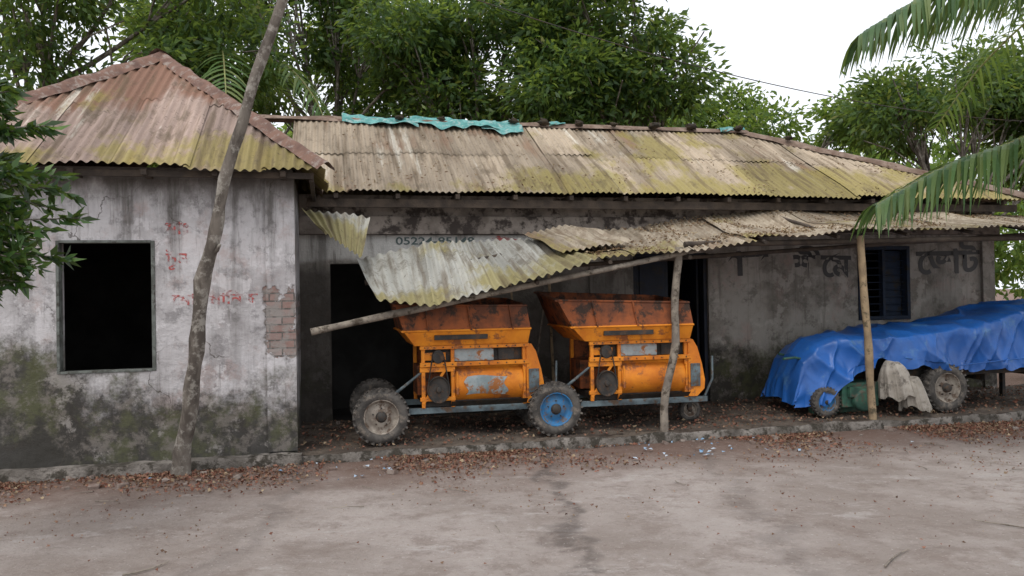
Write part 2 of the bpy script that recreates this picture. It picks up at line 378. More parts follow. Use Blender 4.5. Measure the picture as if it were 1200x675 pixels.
q2=[Vector((2.55,1.15,2.30)),Vector((3.45,1.35,2.38)),Vector((3.6,.35,2.14)),Vector((2.75,.25,2.00))]
def fn(u,v):
    p=q2[0].lerp(q2[1],u).lerp(q2[3].lerp(q2[2],u),v); p.z+=.012*math.cos(u*11*2*math.pi)+.06*mn.noise(p*2.4)+.03; return p
mb.grid(fn,90,10,0,True,lambda u,v:(u*1.3+7,(1-v)*.9,.7))
mb.obj("canopy_sheets",[M_croof,M_csheet],house)
mb=MB()
def pole(p0,p1,r0,r1,mi,n=12,bend=.03):
    p0,p1=Vector(p0),Vector(p1); pts=[];rr=[]
    for i in range(n+1):
        u=i/n; pts.append(p0.lerp(p1,u)+Vector((mn.noise(Vector((u*3,p0.x,1))),mn.noise(Vector((u*3,p0.x,5))),0))*bend*math.sin(math.pi*min(1,u+.1))); rr.append((r0+(r1-r0)*u)*(1+.15*mn.noise(Vector((u*7,p0.x,9)))))
    mb.tube(pts,rr,12,mi,True,.10)
pole((3.8,0,0),(4.02,.02,2.08),.046,.04,0,12,.06); pole((6.35,0,0),(6.25,.02,2.2),.047,.042,1); pole((8.85,.3,0),(8.82,.05,2.2),.05,.045,2)
pole((.15,-.02,1.27),(4.5,.0,2.10),.036,.028,0,16,.12); pole((4.1,.06,2.11),(10.3,.04,2.2),.032,.032,2,16,.05)
pole((1.9,.5,1.85),(10.3,.75,2.33),.025,.025,2,16,.05); pole((.7,.6,1.75),(2.2,.7,2.03),.03,.03,2); pole((4.1,1.5,2.25),(10.3,1.5,2.5),.025,.025,2)
pole((3.05,1.62,.15),(3.0,1.62,1.9),.018,.018,1); pole((2.55,1.1,.15),(2.48,1.5,1.75),.014,.012,1); pole((2.7,1.4,.15),(2.95,1.6,1.6),.012,.012,0)
for s_ in (2.4,3.2,4.1,5.0,5.9,6.8,7.7,8.7,9.6):
    ww=np.interp(s_,[f[0] for f in F],K); pole((s_,-.08,canopy(ww,0).z-.06),(s_+.15,1.6,canopy(ww,1).z-.06),.022,.02,2)
mb.obj("canopy_posts_and_poles",[M_wood,M_bamb,M_woodd],house)

# ---- plinth
mb=MB()
def slab(s0,s1,t0,t1,z1,mi_top,mi_f,n):
    def top(u,v):
        s_=s0+(s1-s0)*u; e=.06*mn.noise(Vector((s_*1.7,0,4)))+.03*mn.noise(Vector((s_*7,0,4)))
        t=t0+e+(t1-t0-e)*v; return Vector((s_,t,z1+.025*mn.noise(Vector((s_*2,t*2,1)))+.012*mn.noise(Vector((s_*9,t*9,1)))+(.05*v if mi_top else 0)))
    mb.grid(top,n,14,mi_top)
    def fr(u,v):
        p=top(u,0); bul=.02*mn.noise(Vector((p.x*6,v*3,9))); return Vector((p.x,p.y-bul-(.02*math.sin(v*3)),-.12+(p.z+.12)*v))
    mb.grid(fr,n,5,mi_f)
slab(-.0,10.4,-.06,1.7,.10,1,0,300)
slab(-3.4,.05,-.13,.0,.12,0,0,110)
mb.box((-3.4,.0,-.1),(10.4,5.5,.028),0)
mb.obj("plinth",[M_conc,M_floor],house)

# ---- lettering
def worn(n,th=(.42,.5)):
    tr=n.n('ShaderNodeBsdfTransparent'); mx=n.n('ShaderNodeMixShader'); n.l(n.rng(n.noise(14,5),*th),mx.inputs[0]); n.l(tr.outputs[0],mx.inputs[1]); n.l(n.p.outputs[0],mx.inputs[2]); n.l(mx.outputs[0],n.out.inputs[0]); return n.m
r_=NT("black_paint"); r_.p.inputs['Base Color'].default_value=(.018,.015,.015,1); M_ink=worn(r_,(.28,.40))
r_=NT("red_paint"); r_.p.inputs['Base Color'].default_value=(.45,.09,.08,1); M_red=worn(r_,(.42,.62))
r_=NT("teal_paint"); r_.p.inputs['Base Color'].default_value=(.05,.08,.075,1); M_teal=worn(r_,(.30,.42))
def text(name,body,s_,t,z,size,mat,off=0,sx=1,rot=0):
    cu=bpy.data.curves.new(name,'FONT'); cu.body=body; cu.size=size; cu.offset=off; cu.materials.append(mat)
    o=bpy.data.objects.new(name,cu); sc.collection.objects.link(o); o.parent=house
    o.location=(s_,t,z); o.rotation_euler=(R(90),R(rot),0); o.scale=(sx,1,1)
text("wall_number","05224-85148",1.12,1.694,2.225,.125,M_teal,.002,1.45)
text("wall_writing_a","বার",5.26,1.694,1.80,.44,M_ink,.013,1.25,-1)
text("wall_writing_b","শীেম",6.46,1.694,1.78,.44,M_ink,.013,1.02,1)
text("wall_writing_c","েভাট",8.40,1.694,1.79,.48,M_ink,.013,1.12,-1)
text("wall_writing_d","মাঃ",-1.15,-.004,2.22,.16,M_red,.003,1.0)
text("wall_writing_e","টুন",-1.15,-.004,1.93,.17,M_red,.003,1.0)
text("wall_writing_f","েমাঃ মািনক",-1.1,-.004,1.56,.14,M_red,.003,1.2)
mb=MB()
def sm(u,v): return Vector((2.35+.42*u+.05*math.sin(v*5),1.694,2.28+.07*(v-.5)*math.sin(math.pi*min(1,u+.08))**.6+.02*math.sin(u*6)))
mb.grid(sm,20,6); mb.obj("red_smear",M_red,house)

# ---------------- net & clods on the ridge
M_net=simple("turquoise_net",(.14,.36,.34),(.07,.22,.21),8,.8,.5,(.27,.38,.36),(.5,.6))
e=empty("turquoise_net",BM); mb=MB()
def net(s0,s1,w0,w1,ph):
    def fn(u,v):
        s_=s0+(s1-s0)*u; wd=(w0+(w1-w0)*u)*(1+.6*mn.noise(Vector((s_*2.2,ph,8)))); y=(v-.35)*wd+.14*mn.noise(Vector((s_*1.7,ph,2)))
        z=4.08-abs(y)*.573+.075+.05*mn.noise(Vector((s_*6,v*4,ph)))+.02*math.sin(v*14+s_*5)
        return Vector((s_,3.5-y,z))
    mb.grid(fn,90,16)
net(.55,1.6,.28,.35,1); net(1.5,2.75,.3,.5,2); net(2.5,3.1,.85,.55,7); net(3.55,3.8,.2,.3,3); net(6.3,6.75,.2,.25,4)
mb.obj("net_cloth",M_net,e)
e=empty("ridge_weights",BM); mb=MB()
M_clod=simple("clod",(.06,.045,.03),(.03,.025,.02),9,.95,.8)
for s_ in (1.35,1.95,3.0,3.45,4.0,4.55,5.2,5.8,6.6,7.25):
    zc=4.08-max(0,s_-6.74)*.4+.05; yy=3.38-max(0,s_-6.74)*.7
    c=Vector((s_,yy,zc)); rr=random.uniform(.04,.07)
    def fn(u,v):
        a=u*2*math.pi; b=v*math.pi; dd=Vector((math.cos(a)*math.sin(b)*1.4,math.sin(a)*math.sin(b),math.cos(b)*.7)); return c+dd*rr*(1+.8*mn.noise(dd*2+c))
    mb.grid(fn,14,9)
mb.obj("clods",M_clod,e)

# ---------------- wheels
M_tyre=simple("dusty_rubber",(.11,.10,.09),(.05,.046,.042),9,.9,.5,(.20,.17,.14),(.5,.7))
M_ivory=simple("ivory_rim",(.36,.32,.27),(.20,.17,.14),7,.7,.4,(.10,.065,.045),(.48,.62))
M_brim=simple("blue_rim",(.03,.19,.42),(.05,.14,.26),9,.6,.3,(.15,.11,.08),(.5,.62))
M_steel=simple("dark_steel",(.05,.045,.04),(.025,.023,.021),8,.6,.3,(.10,.055,.03))
def wheel(name,parent,c,r,w_,rim):
    mb=MB(); c=Vector(c)
    h=w_/2
    prof=[(.60*r,-h*.72),(.66*r,-h*.98),(.78*r,-h*1.04),(.90*r,-h*.9),(.955*r,-h*.55),(.965*r,0),(.955*r,h*.55),(.90*r,h*.9),(.78*r,h*1.04),(.66*r,h*.98),(.60*r,h*.72)]
    mb.lathe(prof,c,0,40)
    mb.lathe([(.62*r,-h*.80),(.60*r,-h*.86),(.575*r,-h*.80),(.56*r,-h*.3),(.46*r,-h*.1),(.40*r,-h*.25),(.24*r,-h*.5),(.20*r,-h*.5)],c,1,40)
    mb.lathe([(.2*r,-h*.5),(.17*r,-h*.52),(.165*r,-h*.95),(.12*r,-h*1.05),(.0001,-h*1.05)],c,2,20)
    mb.lathe([(.62*r,h*.8),(.5*r,h*.2),(.0001,h*.2)],c,1,24)
    for k in range(5):
        a=k*2*math.pi/5+.3; p=c+Vector((.31*r*math.cos(a),0,.31*r*math.sin(a))); mb.tube([p+Vector((0,-h*.3,0)),p+Vector((0,-h*.62,0))],.028*r,6,2)
    for k in range(26):
        for sd in (-1,1):
            a=2*math.pi*(k+(.5 if sd>0 else 0))/26
            M=Matrix.Translation(c)@Matrix.Rotation(-a,4,'Y')@Matrix.Translation((.955*r,sd*h*.5,0))@Matrix.Rotation(sd*.45,4,'X')
            mb.box((-.05*r,-h*.5,-.033*r),(.04*r,h*.5,.033*r),0,M)
    o=mb.obj(name,[M_tyre,rim,M_steel],parent); return o

# ---------------- threshing machines
M_or=simple("orange_paint",(.80,.28,.022),(.60,.175,.018),4,.55,.25,(.27,.095,.035),(.52,.63),.3)
M_ord=simple("faded_red_paint",(.32,.095,.033),(.13,.05,.028),4,.7,.3,(.05,.032,.024),(.47,.59),.2)
M_gr=simple("bare_panel",(.38,.42,.42),(.20,.25,.26),6,.6,.3,(.34,.13,.04),(.52,.60))
M_bg=simple("blue_grey_steel",(.15,.20,.22),(.07,.09,.10),6,.6,.3,(.10,.06,.035))
def thresher(s_,t,rim,flare,yaw=0,drop=0):
    e=empty("threshing_machine",Matrix.Translation(B(s_,t,.11))@Matrix.Rotation(TH+yaw,4,'Z'))
    wheel("front_wheel",e,(0,0,.285),.285,.15,rim); wheel("rear_wheel",e,(.0,1.02,.285),.285,.15,M_ivory)
    wheel("castor_wheel",e,(1.72,.5,.13),.13,.08,M_ivory)
    mb=MB() # 0 orange 1 dark red 2 panel 3 bluegrey 4 steel
    for y in (.12,.86): mb.box((-.1,y,.27),(1.78,y+.05,.33),3)
    for x in (-.05,.45,1.0,1.6): mb.box((x,.171,.275),(x+.05,.859,.325),3)
    mb.tube([(0,.02,.285),(0,1.0,.285)],.03,10,4); mb.box((1.68,.46,.13),(1.74,.54,.27),4)
    for x in (.2,.56,1.46):
        for y in (.10,.88): mb.box((x,y,.331),(x+.045,y+.04,.96),0)
    mb.box((.2,.93,.34),(1.5,.94,.95),1)
    dp=[(.0001,0),(.20,0),(.205,.01),(.205,.87),(.20,.88),(.0001,.88)]
    vs=[];fs=[];n=28
    for k in range(n):
        a=2*math.pi*k/n
        for r,h in dp: vs.append((.61+h,.28+r*math.cos(a),.56+r*math.sin(a)))
    for k in range(n):
        for j in range(5): fs.append((k*6+j,k*6+j+1,((k+1)%n)*6+j+1,((k+1)%n)*6+j))
    mb.add(vs,fs,0,True)
    for x in (.62,1.46):
        mb.box((x,.07,.46),(x+.025,.5,.70),0)
    if not drop:
        def fn(u,v):
            a=math.pi+(-.55+.95*v)+.06*math.sin(u*5); uu=.74+.50*u+.03*math.sin(v*7); return Vector((uu,.28+.209*math.cos(a),.56+.209*-math.sin(a)))
        mb.grid(fn,8,8,2)
    mb.add([(.55,.1,.34),(1.5,.1,.34),(1.5,.02,.40),(.55,.02,.40)],[(0,1,2,3)],4)
    mb.box((.25,.16,.335),(1.45,.85,.40),4)
    mb.lathe([(.0001,-.03),(.03,-.03),(.035,-.01),(.12,-.01),(.13,-.03),(.14,-.03),(.14,.03),(.13,.03)],(.40,.08,.52),4,26)
    mb.lathe([(.0001,-.03),(.07,-.03),(.075,.03)],(.40,.08,.86),4,20)
    for dx in (-.1,.1): mb.tube([(.4+dx*1.35,.07,.52),(.4+dx*.7,.07,.86)],.009,6,4)
    Mr=Matrix.Translation((.225,.095,.36))@Matrix.Rotation(-R(52),4,'Y'); mb.box((0,0,0),(.46,.02,.03),0,Mr)
    mb.box((.2,.5,.42),(.58,.9,.74),1); mb.box((.18,.094,.70),(.61,.13,.75),0); mb.box((.18,.094,.40),(.61,.13,.44),0)
    mb.box((.18,.075,.755),(1.54,.11,.80),0); mb.box((.18,.075,.935),(1.54,.11,.975),0)
    mb.box((.22,.16,.80),(1.5,.18,.935),4); mb.box((.58,.13,.803),(1.10,.145,.932),2); mb.box((1.16,.13,.803),(1.36,.145,.932),4)
    mb.box((.245,.12,.82),(.50,.13,.90),0)
    f_=flare
    lo=[(.12,.06,.976),(1.52,.06,.976),(1.52,.94,.976),(.12,.94,.976)]
    md=[(.06-f_*.3,-.0,1.13),(1.54,-.0,1.13),(1.54,1.0,1.13),(.06-f_*.3,1.0,1.13)]
    hi=[(.04-f_,.03,1.39+f_*.4),(1.50,.03,1.37),(1.50,1.02,1.44),(.04-f_,1.02,1.48+f_*.4)]
    def ring(a,b,mi,th=.02):
        for i in range(4):
            j=(i+1)%4; c=Vector((.8,.5,1.1)); q_=[Vector(a[i]),Vector(a[j]),Vector(b[j]),Vector(b[i])]
            inn=[p+(Vector((c.x,c.y,p.z))-p).normalized()*th for p in q_]
            mb.add(q_+inn,[(0,1,2,3),(7,6,5,4),(3,2,6,7),(0,4,5,1)],mi)
    ring(lo,md,0); ring(md,hi,1)
    def bar(a,b,r,mi): mb.tube([a,b],r,8,mi)
    for i in range(4): bar(hi[i],hi[(i+1)%4],.014,1); bar(md[i],md[(i+1)%4],.012,0)
    for u in (.15,.5,.85):
        a=Vector(md[0]).lerp(Vector(md[1]),u)+Vector((0,-.012,0)); b=Vector(hi[0]).lerp(Vector(hi[1]),u)+Vector((0,-.012,0)); bar(a,b,.012,1)
    mb.box((.35,-.004,1.035),(1.0,.04,1.085),4)
    # bolt heads along the rails
    for k in range(12):
        x=.24+k*.112
        for zz in (.777,.955): mb.tube([(x,.078,zz),(x,.066,zz)],.008,6,4)
    pr=[(1.505,.97),(1.57,.965),(1.63,.88),(1.69,.70),(1.73,.52),(1.72,.42),(1.62,.34),(1.505,.34)]
    a=[(x,.085,z) for x,z in pr]; b=[(x,.88,z) for x,z in pr]; m=len(pr)
    mb.add(a,[tuple(range(m))],0); mb.add(b,[tuple(range(m-1,-1,-1))],0)
    mb.add(a+b,[(i,(i+1)%m,m+(i+1)%m,m+i) for i in range(m)],0)
    mb.box((1.53,.07,.45),(1.66,.084,.70),3)
    mb.tube([(1.75,.14,.33),(1.95,.3,.5),(1.98,.35,.75)],.016,8,3); mb.tube([(-.08,.145,.33),(.2,.12,.70)],.014,8,3)
    mb.v=[((.34+(x-.1)*.853) if x>.1 else (-.1+(x+.1)*2.2),y,z) for x,y,z in mb.v]
    mb.obj("machine_body",[M_or,M_ord,M_gr,M_bg,M_steel],e,.005)
thresher(.82,.17,M_ivory,.02); thresher(2.62,.10,M_brim,.07,R(-1.5),1)

# ---------------- covered trailer
tr=empty("tarp_covered_trailer",BM)
M_tarp=simple("blue_tarpaulin",(.018,.125,.45),(.018,.09,.32),2.5,.38,.25,(.07,.18,.38),(.55,.7),.5)
M_green=simple("green_engine_paint",(.05,.15,.10),(.03,.07,.055),7,.6,.3,(.10,.08,.06))
M_cloth=simple("sackcloth",(.44,.40,.35),(.29,.26,.22),5,.95,.5,(.16,.14,.12))
ks=[5.72,5.9,6.3,6.8,7.3,7.9,8.6,9.4]; hs=[.78,.96,1.04,1.06,1.10,1.15,1.32,1.38]; zs=[.22,.26,.62,.74,.60,.58,.56,.55]
def ridg(p): return 1-abs(mn.noise(p))*2.4
def fn(u,v):
    s_=5.72+3.7*u; h=float(np.interp(s_,ks,hs)); zf=float(np.interp(s_,ks,zs))
    ww=.30+.17*min(1,(s_-5.72)*1.6)
    q=v*2-1
    if q<-.35: k=(q+1)/.65; y=-ww-.06*(1-k)-.02; z=zf+(h-.05-zf)*k
    elif q<.35: k=q/.35; y=ww*k; z=h-.05*abs(k)**3
    else: k=(1-q)/.65; y=ww+.1*(1-k); z=.5+(h-.05-.5)*k
    side=min(1,max(0,(abs(q)-.28)/.16)); sg=1 if q<0 else -1
    f1=max(0,ridg(Vector((s_*1.5+z*1.2,z*.4,2+sg))))**2; f2=max(0,ridg(Vector((s_*3.6-z*1.6,z*.7,6))))**3; f3=max(0,ridg(Vector((s_*7+z*3,z*1.6,9))))**3
    y-=sg*side*(.11*f1+.045*f2+.010*f3)-sg*side*.05; y+=.03*mn.noise(Vector((s_*1.4,z*1.5,7)))
    top=1-side
    z+=top*(.05*mn.noise(Vector((s_*1.6,q*2,0)))+.05*max(0,ridg(Vector((s_*2.2,q*2,4))))**3+.010*f3)
    if abs(q)>.85: z+=.12*mn.noise(Vector((s_*3.1,0,1)))*(abs(q)-.85)/.15+.03*f2
    return Vector((s_,.72+y,z))
mb=MB(); mb.grid(fn,320,120,0)
def endf(u,v):
    q=u; p=fn(0,q); zb=.24+.1*mn.noise(Vector((q*4,0,0))); return Vector((p.x-.10*math.sin(v*1.6)-.05*max(0,ridg(Vector((q*9,v,3))))**2*v,p.y,p.z+(zb-p.z)*v*(.9 if p.z>zb else 0)))
mb.grid(endf,70,16,0)
mb.tube([(6.9,.14,.78),(7.6,.12,.66),(8.6,.12,.72),(9.35,.13,.66)],.008,6,0)
mb.obj("tarpaulin",M_tarp,tr)
mb=MB(); mb.box((6.9,.33,.52),(9.3,1.1,.60)); mb.box((6.9,.33,.601),(9.3,.36,.9)); mb.box((6.9,1.07,.601),(9.3,1.1,.9)); mb.box((6.0,.68,.42),(6.9,.76,.50)); mb.tube([(7.45,.18,.40),(7.45,1.25,.40)],.03,8)
for x in (7.1,8.2,9.2): mb.box((x,.34,.44),(x+.06,1.09,.519))
mb.box((9.1,.4,.1),(9.15,.46,.52)); mb.box((9.1,1.0,.1),(9.15,1.06,.52)); mb.obj("trailer_chassis",M_steel,tr,.005)
wheel("trailer_wheel",tr,(7.47,.19,.40),.29,.17,M_ivory); wheel("trailer_wheel_far",tr,(7.47,1.2,.40),.29,.17,M_ivory)
wheel("tiller_wheel",tr,(5.93,.28,.29),.18,.11,M_brim)
mb=MB(); mb.box((6.12,.22,.22),(6.60,.75,.50)); mb.box((6.18,.16,.34),(6.42,.219,.46)); mb.box((6.0,.35,.3),(6.12,.6,.42)); mb.lathe([(.0001,-.04),(.11,-.04),(.13,-.02),(.13,.04)],(6.36,.17,.30),0,24); mb.tube([(6.25,.5,.5),(6.0,.48,.72),(5.66,.45,.80),(5.50,.44,.79)],.016,8); mb.tube([(6.25,.8,.5),(6.0,.8,.74),(5.66,.8,.82)],.016,8)
mb.box((6.44,.20,.30),(6.56,.219,.44)); mb.box((5.85,.4,.13),(6.5,.5,.2)); mb.obj("tiller_engine",M_green,tr,.02)
# two sacks hung over the drawbar
cb=empty("sackcloth_bundle",BM); mb=MB()
def sack(cx,cy,rx,ry,zt,zd,ph):
    def fn(u,v):
        a=u*2*math.pi; r=v; ca,sa=math.cos(a),math.sin(a)
        fold=max(0,ridg(Vector((ca*1.8,sa*1.8,ph))))**2; fine=max(0,ridg(Vector((ca*4+r*.5,sa*4,r*.5+ph))))**2
        rad=r**.62*(1+.26*(fold-.35)*r+.10*fine*r+.12*mn.noise(Vector((ca,sa,ph))))
        z=zt-zd*r**2.4*(1+.18*mn.noise(Vector((ca*1.3,sa*1.3,6+ph))))+.05*mn.noise(Vector((r*2.4*ca,r*2.4*sa,ph)))
        return Vector((cx+rx*rad*ca+.08*r*r,cy+ry*rad*sa,max(z,.14+.02*fold)))
    mb.grid(fn,200,46)
sack(6.72,.16,.20,.17,.74,.42,1.3); sack(6.93,.10,.17,.15,.56,.38,5.1)
mb.obj("sackcloth",M_cloth,cb)

# ---------------- ground
n=NT("soil"); cd=n.coord(); x,y,z=n.sep(cd)
col=n.mix(n.rng(n.noise(.55,8,None,.65),.38,.62),(.40,.35,.32),(.285,.24,.212))
col=n.mix(n.rng(n.noise(2.6,9,None,.75),.47,.63,0,.65),col,(.225,.18,.155))
col=n.mix(n.rng(n.noise(1.4,9,n.map(cd,(1,1.8,1),(7,1,1)),.75),.55,.66,0,.6),col,(.47,.43,.405))
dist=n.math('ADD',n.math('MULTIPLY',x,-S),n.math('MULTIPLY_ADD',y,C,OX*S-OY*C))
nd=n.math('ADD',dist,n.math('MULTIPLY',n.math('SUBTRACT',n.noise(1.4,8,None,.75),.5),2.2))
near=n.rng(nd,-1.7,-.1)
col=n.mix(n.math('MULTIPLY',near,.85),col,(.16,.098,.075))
nx=n.math('MULTIPLY',n.math('SUBTRACT',n.noise(.9,3),.5),1.3)
for cx,wd,st in ((.35,.15,.75),(-1.9,.2,.35),(1.7,.22,.35)):
    trk=n.math('ABSOLUTE',n.math('SUBTRACT',n.math('ADD',x,nx),cx))
    trm=n.math('MULTIPLY',n.rng(trk,wd,.02,0,st),n.rng(n.noise(3.5,8,None,.7),.36,.54))
    col=n.mix(n.math('MULTIPLY',trm,n.rng(y,2.6,4.6,.2,1)),col,(.12,.10,.09))
col=n.mix(n.rng(n.noise(24,8,None,.78),.55,.69,0,.65),col,(.18,.125,.10))
col=n.mix(n.rng(n.noise(45,3,n.map(cd,loc=(3,3,3))),.63,.72,0,.6),col,(.56,.52,.48))
hh=n.math('ADD',n.noise(4,9,None,.7),n.math('MULTIPLY',n.noise(26,8,None,.75),.5))
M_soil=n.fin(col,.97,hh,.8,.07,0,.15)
def gz(X,Y):
    z=.035*mn.noise(Vector((X*.5,Y*.5,0)))+.016*mn.noise(Vector((X*2.2,Y*2.2,5)))
    t=-S*(X-OX)+C*(Y-OY)
    z+=.03*math.exp(-((t+.25)/.3)**2)
    if t>0: z=min(z,0)-.02
    return z-.01
mb=MB(); us=np.linspace(-1,1,260); xs=1.98*np.sinh(6*us); ys=5+1.98*np.sinh(6*us)
N_=260; vs=[(float(a),float(b),gz(a,b) if abs(a)<30 and abs(b)<30 else -.03) for a in xs for b in ys]
mb.add(vs,[(i*N_+j,(i+1)*N_+j,(i+1)*N_+j+1,i*N_+j+1) for i in range(N_-1) for j in range(N_-1)],0,True)
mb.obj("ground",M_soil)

# ---------------- fallen leaves
M_lit=leaf_mat("dry_leaf",[(0,(.17,.075,.05)),(.35,(.26,.12,.085)),(.6,(.29,.19,.125)),(.80,(.11,.06,.042)),(1,(.44,.34,.22))],.08,.85,(.25,.14,.08),.15)
M_lit2=leaf_mat("dry_roof_leaf",[(0,(.16,.10,.06)),(.4,(.24,.16,.10)),(.75,(.32,.24,.15)),(1,(.42,.34,.22))],.1,.85,(.3,.2,.1),.15)
P=[];Ls=[]
for i in range(30000):
    k=random.random(); s_=random.uniform(-3.3,10.5)
    if k<.80: t=-abs(random.gauss(0,.36))-.04
    elif k<.93: t=-abs(random.gauss(0,1.1))
    else: t=-random.uniform(0,7)
    if mn.noise(Vector((s_*.9,t*1.1,4)))<-.02+random.uniform(-.3,.25): continue
    p=B(s_,t); P.append((p.x,p.y,gz(p.x,p.y)+.012)); Ls.append(random.uniform(.012,.045) if t>-1.2 else random.uniform(.008,.03))
for i in range(1300):
    X=random.gauss(-.8,.9); Y=random.gauss(3.45,.28); P.append((X,Y,gz(X,Y)+.01)); Ls.append(random.uniform(.008,.026))
for i in range(900):
    X=random.gauss(5.6,.8); Y=random.gauss(7.2,.7); P.append((X,Y,gz(X,Y)+.01)); Ls.append(random.uniform(.01,.035))
for i in range(3500):
    s_=random.uniform(0,10.3); t=random.uniform(-.05,1.6); p=B(s_,t); P.append((p.x,p.y,.125+.03*t)); Ls.append(random.uniform(.015,.05))
P=np.array(P); Ls=np.array(Ls); N_=len(P); D=np.random.normal(size=(N_,3)); D[:,2]=np.abs(D[:,2])*.25; D=unit(D)
leaves_obj("fallen_leaves",P,D,Ls,Ls*np.random.uniform(.4,.8,N_),M_lit,None,.4)
P=[]
for i in range(5200):
    w_=random.uniform(.24,1)**.85; v=random.random()**1.1; p=canopy(w_,v,0)
    if mn.noise(p*2.2)<-.05 : continue
    P.append(B(p.x,p.y,p.z+.025))
for i in range(1300):
    s_=random.uniform(.2,9); k=random.random()**1.5
    if s_>6.7: k*=max(0,(9.9-s_)/3.16)
    if mn.noise(Vector((s_*1.5,k*3,2)))<0: continue
    P.append(B(s_,1.3+2.2*k,2.82+1.26*k+.03))
P=np.array(P); N_=len(P); D=np.random.normal(size=(N_,3)); D[:,2]=np.abs(D[:,2])*.3-.15; D=unit(D)
leaves_obj("roof_leaf_litter",P,D,np.random.uniform(.02,.055,N_),np.random.uniform(.012,.026,N_),M_lit2,None,.3)
mb=MB()
for i in range(34):
    if i<9: X,Y,L,a=((-.95,3.55,.5,.5),(-.7,3.75,.35,2.2),(-.4,3.9,.3,.2),(2.1,4.6,.4,.9),(-2.3,4.7,.3,.6),(3.5,5.2,.5,2.5),(4.4,4.5,.35,.4),(-1.8,3.9,.25,1.8),(1.0,3.4,.3,2.8))[i]; r0=1
    else: p=B(random.uniform(-3,9),-abs(random.gauss(0,1.2))-.1); X,Y=p.x,p.y; L=random.uniform(.08,.3); a=random.random()*6; r0=.6
    pts=[]; kk=random.uniform(-.6,.6)
    for k in range(6):
        u=k/5*L; xx=X+u*math.cos(a+kk*k/5); yy=Y+u*math.sin(a+kk*k/5); pts.append((xx,yy,gz(xx,yy)+.012))
    mb.tube(pts,[.007*r0,.006*r0,.005*r0,.005*r0,.004*r0,.002],6)
mb.obj("twigs",M_wood)
M_scr=simple("plastic_scrap",(.50,.54,.58),(.13,.28,.45),12,.6,.3)
mb=MB()
for i in range(60):
    s_=random.choice([random.gauss(.7,.35),random.gauss(4.1,.4),random.uniform(-3,9)]); t=-random.uniform(.15,.9); p=B(s_,t); z=gz(p.x,p.y)+.02; r=random.uniform(.008,.03)
    a=random.random()*6; vs=[(p.x+r*math.cos(a+k*1.57)*random.uniform(.6,1.3),p.y+r*math.sin(a+k*1.57)*random.uniform(.6,1.3),z+random.uniform(-.005,.02)) for k in range(4)]
    mb.add(vs,[(0,1,2),(0,2,3)])
mb.obj("litter_scraps",M_scr)
M_bk=simple("broken_brick",(.27,.23,.20),(.17,.12,.10),9,.95,.6)
mb=MB()
for i in range(130):
    s_=random.uniform(-3.3,10); t=-random.uniform(.08,.7) if i<90 else random.uniform(1.2,1.6); p=B(s_,t); r=random.uniform(.01,.045); z=(gz(p.x,p.y) if t<0 else .14)
    M=Matrix.Translation((p.x,p.y,z+r*.3))@Matrix.Rotation(random.random()*6,4,'Z')@Matrix.Rotation(random.uniform(-.5,.5),4,'X')
    mb.box((-r,-r*.7,-r*.5),(r*random.uniform(.6,1.2),r*.7,r*.5),0,M)
mb.obj("rubble",M_bk,None,.006)

# ---------------- vegetation
DK=[(0,(.022,.055,.018)),(.4,(.045,.10,.028)),(.75,(.075,.15,.04)),(.93,(.13,.21,.045)),(1,(.22,.22,.06))]
LT=[(0,(.05,.11,.03)),(.5,(.10,.19,.04)),(.85,(.18,.28,.06)),(1,(.30,.31,.09))]
TC=(.36,.46,.06)
M_dk=leaf_mat("mango_leaf",DK,.5,.45,TC); M_lt=leaf_mat("light_leaf",LT,.58,.45,TC); M_palm=leaf_mat("palm_leaf",[(0,(.035,.09,.025)),(.6,(.065,.14,.04)),(1,(.15,.20,.06))],.35)
n=NT("bark"); col=n.mix(n.rng(n.noise(9,6,n.map(n.coord(),(1,1,.35))),.38,.62),(.19,.165,.14),(.095,.08,.068)); col=n.mix(n.rng(n.noise(7,7,n.map(n.coord(),loc=(4,4,4)),.7),.50,.60,0,.8),col,(.35,.325,.285)); M_bark=n.fin(col,.95,n.noise(30,7,n.map(n.coord(),(1,1,.3)),.7),.9,.02,0,.15)
def crown(blobs,nl,L,W):
    Ps=[];Ds=[]
    tot=sum(b[1]**2 for b in blobs)
    for c,r,sq in blobs:
        n_=int(nl*r*r/tot); ncl=max(6,int(n_/60))
        dirs=unit(np.random.normal(size=(ncl,3))); rad=r*np.random.uniform(.25,1.12,(ncl,1))**.6
        cc=np.array(c)+dirs*rad*np.array([1,1,sq]); idx=np.random.randint(0,ncl,n_)
        cs=np.random.uniform(.13,.36,(ncl,1))*(r**.5)*.8
        off=np.random.normal(size=(n_,3))*cs[idx]*np.array([1,1,.65])
        p=cc[idx]+off; dd=unit(dirs[idx]*.5+unit(off)*.9+np.random.normal(size=(n_,3))*.5+np.array([0,0,-.45]))
        Ps.append(p);Ds.append(dd)
    P=np.concatenate(Ps);D=np.concatenate(Ds);n_=len(P)
    return P,D,L*np.random.uniform(.6,1.25,n_),W*np.random.uniform(.7,1.2,n_)
